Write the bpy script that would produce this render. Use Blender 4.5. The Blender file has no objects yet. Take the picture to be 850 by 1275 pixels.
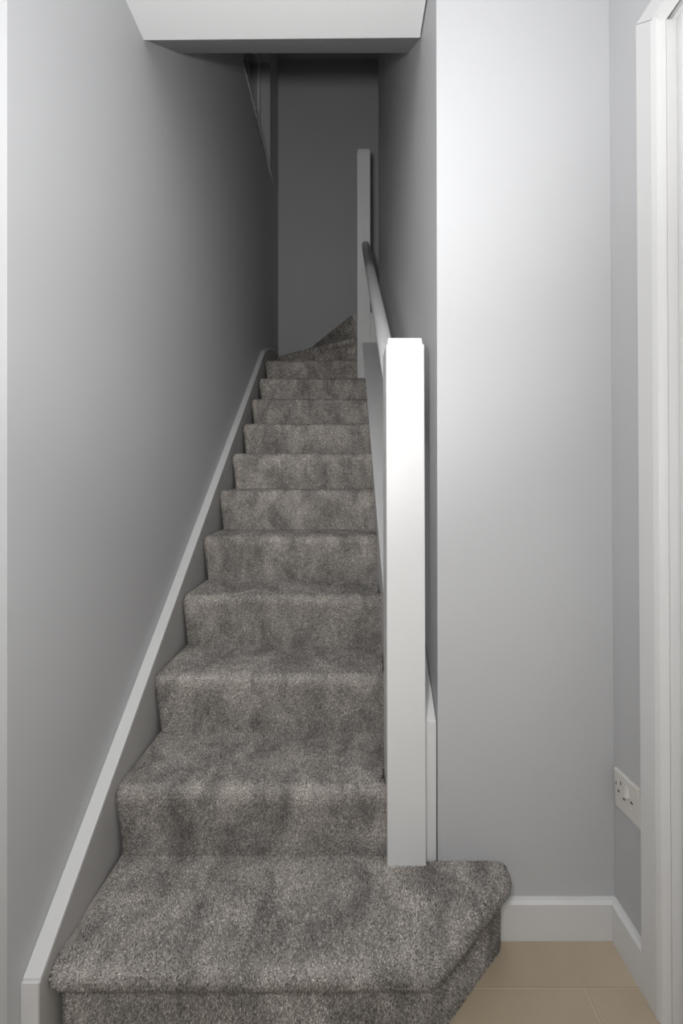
import bpy, bmesh, math, random
import numpy as np
from mathutils import Vector, Matrix

# ------------------------------------------------------------------ camera, light, exposure
S = 0.9            # all plan figures below are in drawing units, 1 unit = 0.9 m
EYE = 1.241        # eye height over the hall floor, drawing units
sc = bpy.context.scene
C = sc.collection
random.seed(3); np.random.seed(3)

cam_d = bpy.data.cameras.new('camera')
cam_d.sensor_fit = 'VERTICAL'; cam_d.sensor_height = 36.0; cam_d.sensor_width = 24.0
cam_d.lens = 36.0 * 540.0 / 1275.0
cam_d.shift_x = -9.0 / 1275.0
cam_d.shift_y = -37.5 / 1275.0
cam_d.clip_start = 0.02
cam = bpy.data.objects.new('camera', cam_d); C.objects.link(cam)
cam.location = (0, 0, EYE * S); cam.rotation_euler = (math.pi / 2, 0, 0)
sc.camera = cam

w = bpy.data.worlds.new('world'); sc.world = w; w.use_nodes = True
w.node_tree.nodes['Background'].inputs[0].default_value = (0.02, 0.022, 0.03, 1)
w.node_tree.nodes['Background'].inputs[1].default_value = 0.05

def lamp(name, kind, loc, energy, color=(1, 1, 1), **kw):
    d = bpy.data.lights.new(name, kind); d.energy = energy; d.color = color
    for k, v in kw.items(): setattr(d, k, v)
    o = bpy.data.objects.new(name, d); C.objects.link(o)
    o.location = (loc[0] * S, loc[1] * S, loc[2] * S)
    return o
def spot(name, loc, energy, pitch, size, blend, soft, color=(1, 1, 1)):
    o = lamp(name, 'SPOT', loc, energy, color, shadow_soft_size=soft, spot_size=math.radians(size), spot_blend=blend)
    o.rotation_euler = (math.radians(90 + pitch), 0, 0)
    return o
# the camera's flash, held a little above and to the left of the lens: bare bulb, wide and tight beam
lamp('flash_bulb_light', 'POINT', (-0.16, -0.02, EYE + 0.16), 12.0, (1.0, 0.995, 0.985), shadow_soft_size=0.05)
spot('flash_light', (-0.16, -0.02, EYE + 0.16), 14.0, 5, 150, 1.0, 0.05, (1.0, 0.995, 0.985))
spot('flash_beam_light', (-0.16, -0.02, EYE + 0.16), 32.0, 24, 90, 1.0, 0.05, (1.0, 0.998, 0.99))
# flash heads turned to the ceiling: light bounced down into the hall
spot('bounce_flash_light', (-0.10, -0.10, EYE + 0.10), 76.0, 65, 110, 1.0, 0.05, (0.985, 0.99, 1.0))
spot('bounce_flash_light', (-0.10, -0.70, EYE + 0.10), 110.0, 90, 110, 1.0, 0.05, (0.985, 0.99, 1.0))
# unseen fill lamp added behind the camera, to soften the falloff
lamp('rear_fill_light', 'POINT', (-0.10, -1.50, EYE + 0.6), 6.0, (1.0, 0.99, 0.97), shadow_soft_size=0.1)

vs = sc.view_settings
vs.view_transform = 'Standard'; vs.look = 'None'; vs.gamma = 1.0; vs.use_curve_mapping = False
vs.exposure = -0.02

# ------------------------------------------------------------------ materials
def mat(name, col, rough=0.6, bump=0.0, scale=60.0, vary=0.0, vscale=3.0, metal=0.0, spec=0.4, col2=None):
    m = bpy.data.materials.new(name); m.use_nodes = True
    nt = m.node_tree; N = nt.nodes; L = nt.links
    b = N['Principled BSDF']
    b.inputs['Roughness'].default_value = rough; b.inputs['Metallic'].default_value = metal
    b.inputs['Specular IOR Level'].default_value = spec
    b.inputs['Base Color'].default_value = (*col, 1)
    tc = N.new('ShaderNodeTexCoord')
    if vary or col2:
        n = N.new('ShaderNodeTexNoise'); n.inputs['Scale'].default_value = vscale; n.inputs['Detail'].default_value = 4
        L.new(tc.outputs['Object'], n.inputs['Vector'])
        r = N.new('ShaderNodeValToRGB'); L.new(n.outputs['Fac'], r.inputs['Fac'])
        r.color_ramp.elements[0].position = 0.35; r.color_ramp.elements[1].position = 0.65
        c2 = col2 or tuple(c * (1 - vary) for c in col)
        r.color_ramp.elements[0].color = (*c2, 1); r.color_ramp.elements[1].color = (*col, 1)
        L.new(r.outputs['Color'], b.inputs['Base Color'])
    if bump:
        n2 = N.new('ShaderNodeTexNoise'); n2.inputs['Scale'].default_value = scale; n2.inputs['Detail'].default_value = 5
        L.new(tc.outputs['Object'], n2.inputs['Vector'])
        bp = N.new('ShaderNodeBump'); bp.inputs['Strength'].default_value = bump; bp.inputs['Distance'].default_value = 0.002
        L.new(n2.outputs['Fac'], bp.inputs['Height']); L.new(bp.outputs['Normal'], b.inputs['Normal'])
    return m

M_wall = mat('grey_wall_paint', (0.555, 0.559, 0.570), 0.55, 0.12, 90, 0.02, 2.0)
M_white = mat('white_gloss_paint', (0.76, 0.76, 0.758), 0.38, 0.08, 40, 0.015, 5.0)
M_ceil = mat('ceiling_paint', (0.66, 0.66, 0.66), 0.8, 0.1, 70)
M_string = mat('string_face_paint', (0.50, 0.488, 0.475), 0.5, 0.15, 30, 0.06, 8.0)
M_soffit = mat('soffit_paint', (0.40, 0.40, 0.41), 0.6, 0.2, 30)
M_plastic = mat('white_plastic', (0.70, 0.675, 0.64), 0.3, 0, 1)
M_hole = mat('dark_slot', (0.015, 0.015, 0.015), 0.6)
M_chrome = mat('chrome', (0.7, 0.7, 0.72), 0.18, metal=1.0)
M_frame = mat('window_frame_plastic', (0.70, 0.70, 0.71), 0.35)
M_grout = mat('tile_grout', (0.66, 0.60, 0.50), 0.9, 0.3, 200)

def tile_mat():
    m = mat('beige_stone_tile', (0.50, 0.42, 0.31), 0.35, 0.05, 20)
    nt = m.node_tree; N = nt.nodes; L = nt.links; b = N['Principled BSDF']
    tc = N.new('ShaderNodeTexCoord')
    n = N.new('ShaderNodeTexNoise'); n.inputs['Scale'].default_value = 4; n.inputs['Detail'].default_value = 8
    n.inputs['Distortion'].default_value = 0.6
    L.new(tc.outputs['Object'], n.inputs['Vector'])
    r = N.new('ShaderNodeValToRGB'); L.new(n.outputs['Fac'], r.inputs['Fac'])
    r.color_ramp.elements[0].position = 0.3; r.color_ramp.elements[0].color = (0.44, 0.36, 0.255, 1)
    r.color_ramp.elements[1].position = 0.7; r.color_ramp.elements[1].color = (0.54, 0.45, 0.34, 1)
    n2 = N.new('ShaderNodeTexNoise'); n2.inputs['Scale'].default_value = 5; n2.inputs['Detail'].default_value = 6
    n2.inputs['Distortion'].default_value = 2.0
    L.new(tc.outputs['Object'], n2.inputs['Vector'])
    r2 = N.new('ShaderNodeValToRGB'); L.new(n2.outputs['Fac'], r2.inputs['Fac'])
    e = r2.color_ramp.elements
    e[0].position = 0.485; e[0].color = (0, 0, 0, 1); e[1].position = 0.5; e[1].color = (1, 1, 1, 1)
    e2 = r2.color_ramp.elements.new(0.515); e2.color = (0, 0, 0, 1)
    mx = N.new('ShaderNodeMixRGB'); mx.inputs['Color2'].default_value = (0.62, 0.54, 0.42, 1)
    ml = N.new('ShaderNodeMath'); ml.operation = 'MULTIPLY'; ml.inputs[1].default_value = 0.055
    L.new(r2.outputs['Color'], ml.inputs[0]); L.new(ml.outputs[0], mx.inputs['Fac'])
    L.new(r.outputs['Color'], mx.inputs['Color1']); L.new(mx.outputs['Color'], b.inputs['Base Color'])
    return m
M_tile = tile_mat()

def carpet_mat(name, pile):
    m = bpy.data.materials.new(name); m.use_nodes = True
    nt = m.node_tree; N = nt.nodes; L = nt.links; b = N['Principled BSDF']
    b.inputs['Roughness'].default_value = 0.85; b.inputs['Specular IOR Level'].default_value = 0.25
    b.inputs['Sheen Weight'].default_value = 0.15; b.inputs['Sheen Roughness'].default_value = 0.4
    tc = N.new('ShaderNodeTexCoord'); geo = N.new('ShaderNodeNewGeometry')
    ramp = N.new('ShaderNodeValToRGB')
    e = ramp.color_ramp.elements
    e[0].position = 0.0; e[0].color = (0.105, 0.092, 0.083, 1)
    e[1].position = 1.0; e[1].color = (0.88, 0.83, 0.78, 1)
    q = ramp.color_ramp.elements.new(0.55); q.color = (0.385, 0.355, 0.327, 1)
    q = ramp.color_ramp.elements.new(0.85); q.color = (0.575, 0.535, 0.495, 1)
    if pile:
        L.new(geo.outputs['Random Per Island'], ramp.inputs['Fac'])
    else:
        wn = N.new('ShaderNodeTexNoise'); wn.inputs['Scale'].default_value = 420
        L.new(tc.outputs['Object'], wn.inputs['Vector']); L.new(wn.outputs['Fac'], ramp.inputs['Fac'])
    # brushed patches of pile: trodden and vacuumed areas keep a shape of their own
    mp = N.new('ShaderNodeMapping'); mp.inputs['Scale'].default_value = (7, 5, 4)
    L.new(geo.outputs['Position'], mp.inputs['Vector'])
    n = N.new('ShaderNodeTexNoise'); n.inputs['Scale'].default_value = 1.6; n.inputs['Detail'].default_value = 6
    n.inputs['Roughness'].default_value = 0.66; n.inputs['Distortion'].default_value = 0.5
    L.new(mp.outputs['Vector'], n.inputs['Vector'])
    r = N.new('ShaderNodeMapRange'); r.inputs['From Min'].default_value = 0.36; r.inputs['From Max'].default_value = 0.64
    r.inputs['To Min'].default_value = 0.62; r.inputs['To Max'].default_value = 1.28
    L.new(n.outputs['Fac'], r.inputs['Value'])
    mx = N.new('ShaderNodeMixRGB'); mx.blend_type = 'MULTIPLY'; mx.inputs['Fac'].default_value = 1.0
    L.new(ramp.outputs['Color'], mx.inputs['Color1']); L.new(r.outputs['Result'], mx.inputs['Color2'])
    L.new(mx.outputs['Color'], b.inputs['Base Color'])
    return m
M_pile = carpet_mat('taupe_carpet_pile', True)
M_carpet = carpet_mat('taupe_carpet_backing', False)

# ------------------------------------------------------------------ helpers
def P(x, d, z):     # drawing units, z measured from the eye
    return Vector((x * S, d * S, (z + EYE) * S))

def obj(name, bm, m, parent=None, bevel=0.0, smooth=False, weld=True, segs=2):
    if weld: bmesh.ops.remove_doubles(bm, verts=bm.verts, dist=1e-5)
    bmesh.ops.recalc_face_normals(bm, faces=bm.faces)
    xs = [v.co for v in bm.verts]
    lo = Vector((min(c.x for c in xs), min(c.y for c in xs), min(c.z for c in xs)))
    hi = Vector((max(c.x for c in xs), max(c.y for c in xs), max(c.z for c in xs)))
    base = Vector(((lo.x + hi.x) / 2, (lo.y + hi.y) / 2, lo.z))
    for v in bm.verts: v.co -= base
    me = bpy.data.meshes.new(name); bm.to_mesh(me); bm.free()
    me.materials.append(m)
    if smooth:
        for p in me.polygons: p.use_smooth = True
    o = bpy.data.objects.new(name, me); C.objects.link(o)
    place(o, base, parent)
    if bevel:
        md = o.modifiers.new('bevel', 'BEVEL'); md.width = bevel; md.segments = segs; md.limit_method = 'ANGLE'
        md.angle_limit = math.radians(30)
        if not smooth:
            for p in me.polygons: p.use_smooth = False
    return o

WORLD = {}
def place(o, base, parent=None):
    WORLD[o.name] = Vector(base)
    if parent is not None:
        o.parent = parent; o.location = Vector(base) - WORLD[parent.name]
    else:
        o.location = base

def empty(name, base):
    o = bpy.data.objects.new(name, None); C.objects.link(o); o.empty_display_size = 0.1
    place(o, base); return o

def hexa(bm, lo4, hi4):
    """solid between two quads (same winding)"""
    a = [bm.verts.new(p) for p in lo4]; b = [bm.verts.new(p) for p in hi4]
    n = len(a)
    bm.faces.new(a[::-1]); bm.faces.new(b)
    for i in range(n): bm.faces.new((a[i], a[(i + 1) % n], b[(i + 1) % n], b[i]))

def box(bm, x0, x1, d0, d1, z0, z1):
    hexa(bm, [P(x0, d0, z0), P(x1, d0, z0), P(x1, d1, z0), P(x0, d1, z0)],
         [P(x0, d0, z1), P(x1, d0, z1), P(x1, d1, z1), P(x0, d1, z1)])

def plan_prism(bm, pts_bot, pts_top, z0, z1):
    hexa(bm, [P(x, d, z0) for x, d in pts_bot], [P(x, d, z1) for x, d in pts_top])

def side_prism(bm, prof, xa, xb):
    """profile in (d,z); xa/xb are functions of d giving the two side faces"""
    hexa(bm, [P(xa(d), d, z) for d, z in prof], [P(xb(d), d, z) for d, z in prof])

def struct(name, bm, m, parent=None, **kw):
    o = obj(name, bm, m, parent, **kw)
    if parent is None: o['kind'] = 'structure'
    return o

FL = -EYE            # floor height seen from the eye
TOP = 4.25           # upper ceiling
CEIL = 1.472         # hall ceiling
def xl(d):           # left wall, slightly out of square
    return -0.677 - 0.0088 * (d - 0.86)
XR = 0.244           # stair side of the right wall
def lean(x, z):      # the walls on the right stand a little out of plumb
    return x - 0.0040 * (z + 1.1) * (1 if x < 0.5 else 1.5)

# ------------------------------------------------------------------ walls
WZ0, WZ1 = 2.74, 3.75          # upstairs window in the left wall
WD0, WD1 = 2.55, 3.885
def wl(bm, d0, d1, z0, z1):
    hexa(bm, [P(xl(d0), d0, z0), P(xl(d1), d1, z0), P(-0.86, d1, z0), P(-0.86, d0, z0)],
         [P(xl(d0), d0, z1), P(xl(d1), d1, z1), P(-0.86, d1, z1), P(-0.86, d0, z1)])
bm = bmesh.new()
wl(bm, 0.86, WD0, FL, TOP); wl(bm, WD1, 4.36, FL, TOP)
wl(bm, WD0, WD1, FL, WZ0); wl(bm, WD0, WD1, WZ1, TOP)
struct('wall_left', bm, M_wall, weld=False)
bm = bmesh.new(); box(bm, -1.9, -0.8601, 0.861, 1.0, FL, CEIL); struct('wall_front_left', bm, M_wall)

bm = bmesh.new(); box(bm, -0.86, 1.6, 4.36, 4.5, FL, TOP); struct('wall_back', bm, M_wall)

# right wall: the stair side, the return facing the hall
bm = bmesh.new()
b4 = [(0.2450, 1.192), (0.2450, 3.47), (0.86, 3.47), (0.86, 1.192)]
hexa(bm, [P(lean(x, FL), d, FL) if x < .5 else P(x, d, FL) for x, d in b4],
     [P(x - 0.010, d, TOP) if x < .5 else P(x, d, TOP) for x, d in b4])
struct('wall_stair_right', bm, M_wall, bevel=0.0025)
bm = bmesh.new()
DJ = 0.985                      # far edge of the door opening
hexa(bm, [P(lean(.7300, FL), DJ + .02, FL), P(.90, DJ + .02, FL), P(.90, 1.1915, FL), P(lean(.73, FL), 1.1915, FL)],
     [P(lean(.73, CEIL), DJ + .02, CEIL), P(.90, DJ + .02, CEIL), P(.90, 1.1915, CEIL), P(lean(.73, CEIL), 1.1915, CEIL)])
struct('wall_right', bm, M_wall)
DH = 1.045                      # door head height from the eye
bm = bmesh.new(); box(bm, .735, .90, -.02, DJ + .02, DH + .03, CEIL); struct('wall_over_door', bm, M_wall)
bm = bmesh.new(); box(bm, .73, .90, -1.8, -.02, FL, CEIL); struct('wall_right_near', bm, M_wall)
bm = bmesh.new(); box(bm, -1.9, .90, -1.95, -1.8, FL, CEIL); struct('wall_behind', bm, M_wall)
bm = bmesh.new(); box(bm, -2.05, -1.9, -1.95, 1.0, FL, CEIL); struct('wall_far_left', bm, M_wall)
bm = bmesh.new(); box(bm, 1.6, 1.75, 3.3, 4.5, FL, TOP); struct('wall_landing', bm, M_wall)
bm = bmesh.new(); box(bm, .8601, 1.6, 3.3, 3.47, FL, TOP); struct('wall_landing_front', bm, M_wall)

# ceilings
bm = bmesh.new()
plan_prism(bm, [(-2.05, -1.95), (.9, -1.95), (.9, 1.195), (-2.05, 1.195)], [(-2.05, -1.95), (.9, -1.95), (.9, 1.195), (-2.05, 1.195)], CEIL, CEIL + .25)
hexa(bm, [P(-.90, 1.195, CEIL), P(.2355, 1.195, CEIL), P(.2355, 1.437, CEIL - .0), P(-.90, 1.447, CEIL - .0)],
     [P(-.90, 1.195, CEIL + .25), P(.2355, 1.195, CEIL + .25), P(.2355, 1.437, CEIL + .25), P(-.90, 1.447, CEIL + .25)])
struct('ceiling', bm, M_ceil, weld=False)
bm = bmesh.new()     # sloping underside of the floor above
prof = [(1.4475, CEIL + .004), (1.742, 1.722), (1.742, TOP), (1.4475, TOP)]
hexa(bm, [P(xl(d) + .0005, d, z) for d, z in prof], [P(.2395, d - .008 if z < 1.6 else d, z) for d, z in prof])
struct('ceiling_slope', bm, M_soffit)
bm = bmesh.new(); box(bm, -.90, 1.75, 1.5, 4.5, TOP, TOP + .1); struct('ceiling_upper', bm, M_ceil)

# floor: tiles on a bed
bm = bmesh.new(); box(bm, -2.0, .9, -1.95, 4.5, FL - .08, FL - .0025)
floor = struct('floor', bm, M_grout)
tw, td, g = .667, .333, .0036
tile_bm = bmesh.new()
hexa(tile_bm, [Vector((0, 0, 0)), Vector(((tw - g) * S, 0, 0)), Vector(((tw - g) * S, (td - g) * S, 0)), Vector((0, (td - g) * S, 0))],
     [Vector((0, 0, .008)), Vector(((tw - g) * S, 0, .008)), Vector(((tw - g) * S, (td - g) * S, .008)), Vector((0, (td - g) * S, .008))])
tme = bpy.data.meshes.new('tile'); 
bmesh.ops.recalc_face_normals(tile_bm, faces=tile_bm.faces)
tile_bm.to_mesh(tme); tile_bm.free(); tme.materials.append(M_tile)
for r in range(-4, 2):
    for c in range(-4, 2):
        x0 = .578 - tw + c * tw + (.333 if r % 2 == 1 else 0)
        d0 = 1.064 + (r - 1) * td
        if x0 + tw < -1.9 or x0 > .9: continue
        t = bpy.data.objects.new('tile', tme); C.objects.link(t)
        place(t, P(x0 + g / 2, d0 + g / 2, FL) - Vector((0, 0, .008)), floor)

# ------------------------------------------------------------------ baseboards
def skirting(name, prof, a, b, n, parent=None):
    """prof: (offset from wall, height); a,b plan points; n outward plan normal(s)"""
    bm = bmesh.new()
    na, nb = n
    hexa(bm, [P(a[0] + na[0] * o, a[1] + na[1] * o, FL + h) for o, h in prof], [P(b[0] + nb[0] * o, b[1] + nb[1] * o, FL + h) for o, h in prof])
    return struct(name, bm, M_white, bevel=.0008)
SK = [(0, 0), (.0200, 0), (.0200, .098), (.012, .1035), (.001, .1045), (0, .104)]
xc = lean(.73, FL)
skirting('baseboard_back', SK, (.30, 1.1915), (xc, 1.1915), ((0, -1), (-1, -1)))
skirting('baseboard_right', SK, (xc, 1.1915), (xc - .0005, 1.053), ((-1, -1), (-1, 0)))

# ------------------------------------------------------------------ door frame on the right
door = empty('door_1', P(.73, .50, FL)); door['kind'] = 'structure'
def dl(x, z): return lean(x, z)
AF = .7095          # face of the architrave
def vstrip(name, x0, x1, d0, d1, z0, z1, m=M_white, bev=.0015, mitre=0.0, mitre0=0.0):
    bm = bmesh.new()
    hexa(bm, [P(dl(x0, z0), d0, z0), P(dl(x1, z0), d0, z0), P(dl(x1, z0), d1, z0), P(dl(x0, z0), d1, z0)],
         [P(dl(x0, z1), d0, z1 - mitre), P(dl(x1, z1), d0, z1 - mitre), P(dl(x1, z1), d1, z1), P(dl(x0, z1), d1, z1)])
    return obj(name, bm, m, door, bevel=bev)
AZ = DH + .065
ar = vstrip('architrave', AF, .7300, DJ + .015, 1.0535, FL, AZ, mitre=.045)
# moulded inner edge of the architrave
bm = bmesh.new()
pr = [(.7300, DJ + .0145), (AF, DJ + .0145), (AF + .004, DJ + .004), (AF + .013, DJ - .001), (.7300, DJ - .004)]
hexa(bm, [P(dl(x, FL), d, FL) for x, d in pr], [P(dl(x, DH), d, DH + .02) for x, d in pr]); obj('architrave_moulding', bm, M_white, door, bevel=.001)
bm = bmesh.new()       # head architrave
prof = [(DJ + .014, DH + .02), (1.0532, AZ + .0005), (-.06, AZ + .0005), (-.03, DH + .02)]
hexa(bm, [P(dl(AF, DH), d, z) for d, z in prof], [P(dl(.73, DH), d, z) for d, z in prof]); obj('architrave', bm, M_white, door, bevel=.001)
bm = bmesh.new()
pr = [(.7300, DH + .0195), (AF, DH + .0195), (AF + .004, DH + .010), (AF + .013, DH + .004), (.7300, DH)]
hexa(bm, [P(dl(x, DH), DJ, z) for x, z in pr], [P(dl(x, DH), -.02, z) for x, z in pr]); obj('architrave_moulding', bm, M_white, door)
vstrip('jamb', .7305, .90, DJ - .006, DJ + .0195, FL, DH, bev=.0005)
vstrip('door_stop', .752, .79, DJ - .022, DJ - .0065, FL, DH, bev=.003)
bm = bmesh.new(); box(bm, .7305, .90, -.02, DJ + .0195, DH + .0003, DH + .0295); obj('jamb', bm, M_white, door, bevel=.0005)
bm = bmesh.new(); box(bm, .752, .79, -.01, DJ - .0225, DH - .016, DH); obj('door_stop', bm, M_white, door, bevel=.001)
bm = bmesh.new(); box(bm, .791, .83, .0, DJ - .008, FL + .006, DH - .004); obj('door_leaf', bm, M_white, door, bevel=.002)
vstrip('architrave', AF, .7300, -.09, -.0205, FL, DH, mitre=0)

# ------------------------------------------------------------------ upstairs window
win = empty('window_1', P(-.80, (WD0 + WD1) / 2, WZ0)); win['kind'] = 'structure'
bm = bmesh.new()
X0, X1 = -.835, -.785
box(bm, X0, X1, WD0, WD0 + .06, WZ0, WZ1); box(bm, X0, X1, WD1 - .06, WD1, WZ0, WZ1)
box(bm, X0, X1, WD0 + .06, WD1 - .06, WZ0, WZ0 + .06); box(bm, X0, X1, WD0 + .06, WD1 - .06, WZ1 - .06, WZ1)
box(bm, X0, X1, 3.18, 3.24, WZ0 + .06, WZ1 - .06)
obj('window_frame', bm, M_frame, win, weld=False)
M_glass = bpy.data.materials.new('window_glass'); M_glass.use_nodes = True
gb = M_glass.node_tree.nodes['Principled BSDF']; gb.inputs['Transmission Weight'].default_value = 1; gb.inputs['Roughness'].default_value = 0.02
for a, b in ((WD0 + .06, 3.18), (3.24, WD1 - .06)):
    bm = bmesh.new(); box(bm, -.815, -.807, a, b, WZ0 + .06, WZ1 - .06); obj('pane', bm, M_glass, win)
bm = bmesh.new(); box(bm, -.7845, xl(WD1), WD0 + .0005, WD1 - .0005, WZ0 + .0002, WZ0 + .006)
box(bm, xl(WD0) + .0005, xl(WD0) + .0035, WD0 - .05, WD1 + .09, WZ0 - .003, WZ0 + .007)
obj('window_sill', bm, M_white, win, weld=False)
bm = bmesh.new()
box(bm, -.7845, -.774, 2.93, 2.97, 2.82, 2.93); box(bm, -.774, -.690, 2.94, 2.96, 2.85, 2.87); box(bm, -.702, -.680, 2.93, 2.97, 2.76, 2.849)
obj('window_handle', bm, M_chrome, win, bevel=.004)

# ------------------------------------------------------------------ staircase
stair = empty('staircase', P(-.2, .9, FL))
stair['label'] = 'straight staircase fitted with taupe carpet, white newel posts and rail, turning at its top'
stair['category'] = 'staircase'

def offset_path(path, o):
    """shift a plan polyline outwards (towards the climber) by o, mitred"""
    n = len(path); out = []
    for i in range(n):
        ds = []
        if i > 0: ds.append(Vector(path[i]) - Vector(path[i - 1]))
        if i < n - 1: ds.append(Vector(path[i + 1]) - Vector(path[i]))
        ns = [Vector((q.y, -q.x)).normalized() for q in ds]
        m = ns[0] if len(ns) == 1 else (ns[0] + ns[1]).normalized()
        c = max(.6, m.dot(ns[0]))
        p = Vector(path[i]) + m * (o / c)
        out.append((p.x, p.y))
    return out

def round_path(path, r, n=5):
    out = [path[0]]
    for i in range(1, len(path) - 1):
        a, b, c = Vector(path[i - 1]), Vector(path[i]), Vector(path[i + 1])
        ra = min(r, (a - b).length * .45, (c - b).length * .45)
        p = b + (a - b).normalized() * ra; q = b + (c - b).normalized() * ra
        for t in range(n + 1):
            t /= n
            v = p * (1 - t) ** 2 + b * 2 * t * (1 - t) + q * t * t
            out.append((v.x, v.y))
    out.append(path[-1])
    return out

PROF = [(0.0, None), (0.001, -.060), (.010, -.052), (.020, -.044), (.0265, -.032), (.0270, -.020), (.0225, -.010), (.0150, -.0035), (.004, -.0006), (-.012, 0.0)]
# on the straight flight the carpet runs down over a soft nosing without a fold under it
FALL = [(0.0, None), (.0060, -.135), (.0125, -.090), (.0175, -.060), (.0205, -.040), (.0205, -.026), (.0175, -.015), (.0110, -.0065), (.0010, -.0018), (-.016, 0.0)]
def tuft_mesh(name, verts, faces, density, parent, height):
    """short leaning tufts of yarn standing on the given triangles"""
    V = np.array(verts); F = np.array(faces)
    A, B, Cc = V[F[:, 0]], V[F[:, 1]], V[F[:, 2]]
    nrm = np.cross(B - A, Cc - A); ar = np.linalg.norm(nrm, axis=1) / 2
    ok = ar > 1e-9; A, B, Cc, nrm, ar = A[ok], B[ok], Cc[ok], nrm[ok], ar[ok]
    nrm = nrm / (2 * ar[:, None])
    n = int(ar.sum() * density)
    idx = np.random.choice(len(ar), n, p=ar / ar.sum())
    u, v = np.random.rand(n), np.random.rand(n)
    f = u + v > 1; u[f] = 1 - u[f]; v[f] = 1 - v[f]
    p = A[idx] + u[:, None] * (B - A)[idx] + v[:, None] * (Cc - A)[idx]
    nn = nrm[idx]
    # slow waves of lean: patches brushed one way or the other
    lean_v = np.stack([np.sin(p[:, 0] * 23 + 3 * np.sin(p[:, 1] * 17)) + np.sin(p[:, 2] * 31 + p[:, 0] * 9),
                       np.sin(p[:, 1] * 27 + 2 * np.sin(p[:, 0] * 13) + p[:, 2] * 15),
                       np.sin(p[:, 0] * 19 + p[:, 2] * 22) - .5], 1) * .28
    d = nn + lean_v + np.random.randn(n, 3) * .38
    d /= np.linalg.norm(d, axis=1)[:, None]
    bad = (d * nn).sum(1) < .2
    d[bad] = (nn[bad] + d[bad] * .5); d /= np.linalg.norm(d, axis=1)[:, None]
    h = height * (.6 + .4 * np.random.rand(n))
    r = 1.0 / math.sqrt(density) * (.75 + .5 * np.random.rand(n))
    t1 = np.cross(nn, np.random.randn(n, 3)); t1 /= np.linalg.norm(t1, axis=1)[:, None]; t2 = np.cross(nn, t1)
    base = p - nn * .0015
    vs_ = np.empty((n, 4, 3))
    for k in range(3):
        a = 2 * math.pi * k / 3
        vs_[:, k] = base + (t1 * math.cos(a) + t2 * math.sin(a)) * r[:, None]
    vs_[:, 3] = base + d * (h + .0015)[:, None]
    i0 = np.arange(n) * 4
    fs = np.stack([np.stack([i0, i0 + 1, i0 + 3], 1), np.stack([i0 + 1, i0 + 2, i0 + 3], 1), np.stack([i0 + 2, i0, i0 + 3], 1)], 1).reshape(-1, 3)
    me = bpy.data.meshes.new(name)
    me.vertices.add(n * 4); me.vertices.foreach_set('co', vs_.reshape(-1))
    me.loops.add(len(fs) * 3); me.loops.foreach_set('vertex_index', fs.reshape(-1).astype(np.int32))
    me.polygons.add(len(fs)); me.polygons.foreach_set('loop_start', np.arange(0, len(fs) * 3, 3, dtype=np.int32))
    me.polygons.foreach_set('loop_total', np.full(len(fs), 3, dtype=np.int32))
    me.update(calc_edges=True); me.materials.append(M_pile)
    o = bpy.data.objects.new(name, me); C.objects.link(o); o.parent = parent; o.location = (0, 0, 0)
    o['kind'] = 'stuff'
    return o

def make_step(path, back, ztop, zfoot, density, pile=.008, PROF=PROF):
    loops = []
    for o, dz in PROF:
        z = zfoot if dz is None else ztop + dz
        loops.append([P(x, d, z) for x, d in offset_path(path, o)])
    bm = bmesh.new()
    rows = [[bm.verts.new(p) for p in lp] for lp in loops]
    for i in range(len(rows) - 1):
        for j in range(len(path) - 1):
            bm.faces.new((rows[i][j], rows[i][j + 1], rows[i + 1][j + 1], rows[i + 1][j]))
    bk = [bm.verts.new(P(x, d, ztop)) for x, d in back]
    bm.faces.new(rows[-1] + bk)
    # underside and ends close the step into a solid carcass
    bb = [bm.verts.new(P(x, d, zfoot)) for x, d in back]
    nb = len(back)
    for i in range(nb - 1): bm.faces.new((bk[i], bb[i], bb[i + 1], bk[i + 1]))
    bm.faces.new([r[-1] for r in rows] + [bk[0], bb[0]])
    bm.faces.new([r[0] for r in rows][::-1] + [bb[-1], bk[-1]])
    bm.faces.new(rows[0][::-1] + bb[::-1])
    # sample triangles for pile: the visible skin only
    tris = []; verts = []
    def vi(p):
        verts.append(tuple(p)); return len(verts) - 1
    for i in range(len(loops) - 1):
        for j in range(len(path) - 1):
            a, b, c, d = [vi(q) for q in (loops[i][j], loops[i][j + 1], loops[i + 1][j + 1], loops[i + 1][j])]
            tris += [(a, b, c), (a, c, d)]
    from mathutils.geometry import tessellate_polygon
    poly = loops[-1] + [P(x, d, ztop) for x, d in back]
    for t in tessellate_polygon([poly]):
        q = [vi(poly[k]) for k in t]
        n = (poly[t[1]] - poly[t[0]]).cross(poly[t[2]] - poly[t[0]])
        tris.append(tuple(q) if n.z > 0 else (q[0], q[2], q[1]))
    step = obj('carpeted_step', bm, M_carpet, stair, weld=False)
    base = WORLD[step.name]
    verts = [(v[0] - base.x, v[1] - base.y, v[2] - base.z) for v in verts]
    tuft_mesh('carpet_pile', verts, tris, density, step, pile)
    return step

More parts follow.
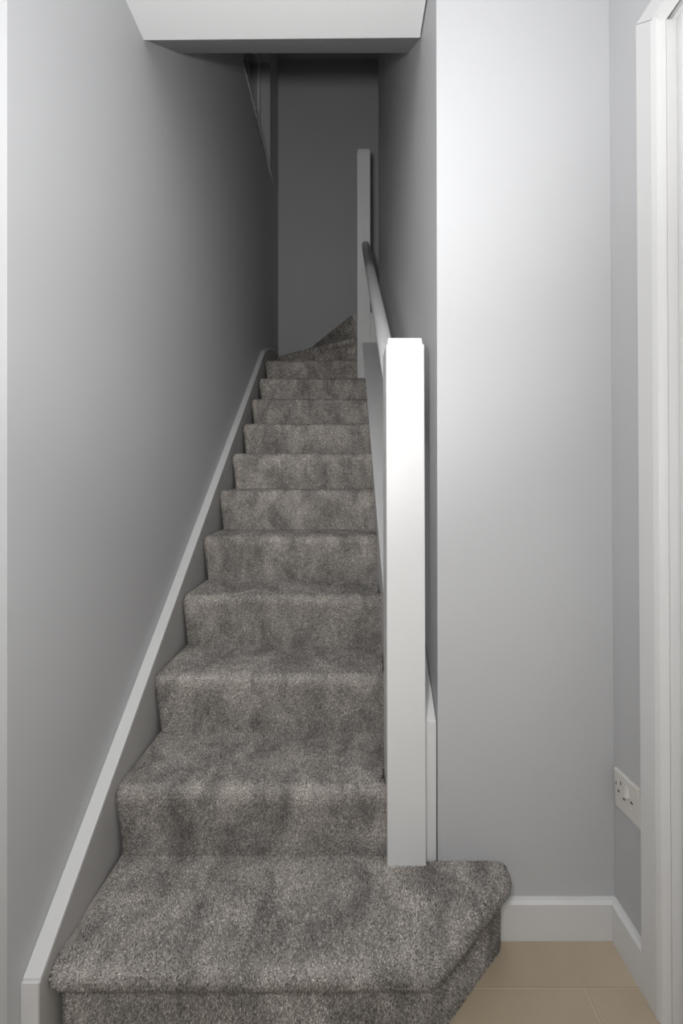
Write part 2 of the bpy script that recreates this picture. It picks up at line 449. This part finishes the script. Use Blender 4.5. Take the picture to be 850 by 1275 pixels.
H, G, D0 = .2, .2463, 1.208
def level(n): return -1.041 + H * (n - 1)
def lx(d): return -.632 - .0045 * (d - 1.2)
make_step(round_path([(-.6305, .97), (-.622, .945), (.172, .945), (.403, 1.152), (.403, 1.188)], .02),
          [(.403, 1.19), (-.632, 1.212)][:1] + [(.2, 1.19), (.2, 1.216), (-.632, 1.216)], level(1), FL, 270000, .0048)
for k in range(10):
    d = D0 + G * k
    xr = .1035 if k == 0 else (.1290 if k < 7 else .128)
    l = lx(d)
    path = round_path([(l, d + .022), (l + .006, d), (xr - .002, d), (xr, d + .004)], .010, 4)
    if k == 0:
        back = [(xr, 1.285), (.1290, 1.285), (.1290, d + G + .006), (lx(d + G), d + G + .006)]
    elif k < 9:
        back = [(xr, d + G + .006), (lx(d + G), d + G + .006)]
    else:
        back = [(.066, 3.44), (-.01, 3.49), (-.645, 3.98)]
        path = round_path([(l, d + .022), (l + .006, d), (.058, d), (.064, d + .010)], .008, 4)
    dens = [200000, 120000, 90000, 75000, 65000, 50000, 42000, 36000, 30000, 26000][k]
    make_step(path, back, level(k + 2), level(k + 1) - .004, dens * 1.5, .0042, FALL)
# winders and landing at the top of the flight
make_step([(-.652, 4.02), (.06, 3.478)], [(.09, 3.50), (-.345, 4.355), (-.66, 4.355)], level(12), level(11) - .004, 24000, .006)
make_step([(-.345, 4.352), (.055, 3.50)], [(.16, 3.52), (.20, 4.355)], level(13), level(12) - .004, 24000, .006)
make_step([(.205, 4.35), (.17, 3.52)], [(.24, 3.50), (1.55, 3.50), (1.55, 4.35)], level(14), level(13) - .004, 15000, .006)

# left string with its white capping
SL = .812
def cap_z(d):
    if d < 3.45: return -1.030 + SL * (d - .90)
    t = (d - 3.45) / .85
    z0 = -1.030 + SL * 2.55
    return z0 + .85 * (SL * t - SL * .62 * t * t) * .62 + .0 if t >= 0 else z0
ds = [.90] + [3.45 + .08 * i for i in range(0, 11)]
ds = [x for x in ds if x <= 4.3]
xo = lambda d: xl(d) + .0006
xi = lambda d: xl(d) + .0365 - .0012 * (d - .9)
bm = bmesh.new()
top = [(d, cap_z(d) - .012) for d in ds]
side_prism(bm, [(.901, FL)] + top + [(4.3, FL)], xo, xi)
st = obj('string', bm, M_string, stair)
bm = bmesh.new()
prof = [(d, cap_z(d)) for d in ds] + [(d, cap_z(d) - .0119) for d in ds[::-1]]
side_prism(bm, prof, xo, lambda d: xi(d) + .0015)
cp = obj('capping', bm, M_white, st, bevel=.0012); cp['label'] = 'white painted capping strip'
bm = bmesh.new()
side_prism(bm, [(.8955, FL), (.8955, cap_z(.9) - .006), (.9005, cap_z(.9) - .006), (.9005, FL)], xo, xi)
obj('string_end', bm, M_white, st)

# right string: deep closed string, wide sloping capping up to the far newel
RS = .800
def rz(d): return -.664 + RS * (d - 1.2)
bm = bmesh.new()
side_prism(bm, [(1.2, level(1) - .02), (1.2, rz(1.2) - .012), (1.2865, rz(1.2865) - .012), (1.2865, level(1) - .02)], lambda d: .2118, lambda d: .2420)
side_prism(bm, [(1.2866, level(1) - .02), (1.2866, rz(1.2866) - .012), (3.395, rz(3.395) - .012), (3.395, level(9)), (2.2, level(4) - .1)], lambda d: .1262, lambda d: .2420)
rs = obj('string', bm, M_white, stair, weld=False)
bm = bmesh.new()
cl = lambda d: .1225 - .0090 * (d - 1.6)
side_prism(bm, [(1.2, rz(1.2)), (1.2865, rz(1.2865)), (1.2865, rz(1.2865) - .0119), (1.2, rz(1.2) - .0119)], lambda d: .2115, lambda d: .2420)
side_prism(bm, [(1.2866, rz(1.2866)), (3.395, rz(3.395)), (3.395, rz(3.395) - .0119), (1.2866, rz(1.2866) - .0119)], cl, lambda d: .2420)
obj('capping', bm, M_white, rs, weld=False, bevel=.001)

bm = bmesh.new(); box(bm, .1695, .2335, 3.401, 3.425, rz(3.395) - .1, 1.33)
obj('filler_board', bm, M_white, stair, bevel=.001)

# newel posts
def newel(xb, xt, d0, d1, z0, zs, z1, inset, chamfer):
    bm = bmesh.new()
    plan_prism(bm, [(xb[0], d0), (xb[1], d0), (xb[1], d1), (xb[0], d1)], [(xt[0], d0), (xt[1], d0), (xt[1], d1), (xt[0], d1)], z0, zs)
    p = obj('newel_post', bm, M_white, stair, bevel=.003)
    bm = bmesh.new()
    a, b = xt[0] + inset, xt[1] - inset
    q = [(a, d0 + inset), (b, d0 + inset), (b, d1 - inset), (a, d1 - inset)]
    c = chamfer
    q2 = [(a + c, d0 + inset + c), (b - c, d0 + inset + c), (b - c, d1 - inset - c), (a + c, d1 - inset - c)]
    plan_prism(bm, q, q2, zs + .0002, z1)
    obj('newel_cap', bm, M_white, p, bevel=.003)
    return p
n1 = newel((.1043, .2098), (.1010, .2045), 1.174, 1.284, level(1) - .002, .374, .3925, .0035, .002)
n2 = newel((.0670, .1690), (.0655, .1685), 3.398, 3.500, level(10) + .03, 2.575, 2.615, .0015, .004)

# handrail
bm = bmesh.new()
za = 1.848; RSL = .800
def hr(d): return za - RSL * (3.398 - d)
def hx(d): return .1570 - .0120 * (d - 1.284)
ring = []
for i in range(20):
    a = 2 * math.pi * i / 20
    cx = math.cos(a); sz = math.sin(a)
    ring.append((.0305 * math.copysign(abs(cx) ** .8, cx), .040 * math.copysign(abs(sz) ** .85, sz)))
rows = []
for d in (1.2845, 2.0, 2.7, 3.3975):
    rows.append([bm.verts.new(P(hx(d) + a, d, hr(d) + b)) for a, b in ring])
for i in range(len(rows) - 1):
    for j in range(20):
        bm.faces.new((rows[i][j], rows[i][(j + 1) % 20], rows[i + 1][(j + 1) % 20], rows[i + 1][j]))
bm.faces.new(rows[0][::-1]); bm.faces.new(rows[-1])
obj('handrail', bm, M_white, stair, smooth=True)

# ------------------------------------------------------------------ double socket on the right wall
# local frame: u runs along the wall towards the viewer, v up, w out of the wall
sk = empty('power_socket', P(.718, 1.1225, -.817))
sk['label'] = 'white double power socket low on the grey wall beside the door frame'
sk['category'] = 'socket'
UW, VH = .0930, .0880          # metres
tilt = math.radians(6.0)
org = P(lean(.73, -.817), 1.1225, -.817)
def SP(u, v, w):
    uu = u * math.cos(tilt) - v * math.sin(tilt); vv = u * math.sin(tilt) + v * math.cos(tilt)
    return org + Vector((-w, -uu, vv))
def sbox(bm, u0, u1, v0, v1, w0, w1, inset=0.0):
    hexa(bm, [SP(u0, v0, w0), SP(u1, v0, w0), SP(u1, v1, w0), SP(u0, v1, w0)],
         [SP(u0 + inset, v0 + inset, w1), SP(u1 - inset, v0 + inset, w1), SP(u1 - inset, v1 - inset, w1), SP(u0 + inset, v1 - inset, w1)])
sk.location = SP(0, 0, 0); WORLD[sk.name] = SP(0, 0, 0)
bm = bmesh.new(); sbox(bm, -UW / 2, UW / 2, -VH / 2, VH / 2, .0002, .006); sbox(bm, -UW / 2, UW / 2, -VH / 2, VH / 2, .0060, .0095, .0025)
obj('faceplate', bm, M_plastic, sk, bevel=.001)
for u, v, a, b in ((-.037, .012, .0014, .004), (-.018, .021, .0016, .0045), (-.029, -.002, .0036, .0022), (-.009, -.009, .0036, .0022), (.019, -.001, .0040, .0022)):
    bm = bmesh.new(); sbox(bm, u - a, u + a, v - b, v + b, .0093, .0097); obj('socket_slot', bm, M_hole, sk)
bm = bmesh.new()
hexa(bm, [SP(.000, .004, .0093), SP(.012, .004, .0093), SP(.012, .026, .0093), SP(.000, .026, .0093)],
     [SP(.0005, .0045, .0165), SP(.0115, .0045, .0165), SP(.0115, .0255, .0110), SP(.0005, .0255, .0110)])
obj('rocker_switch', bm, M_plastic, sk, bevel=.0007)
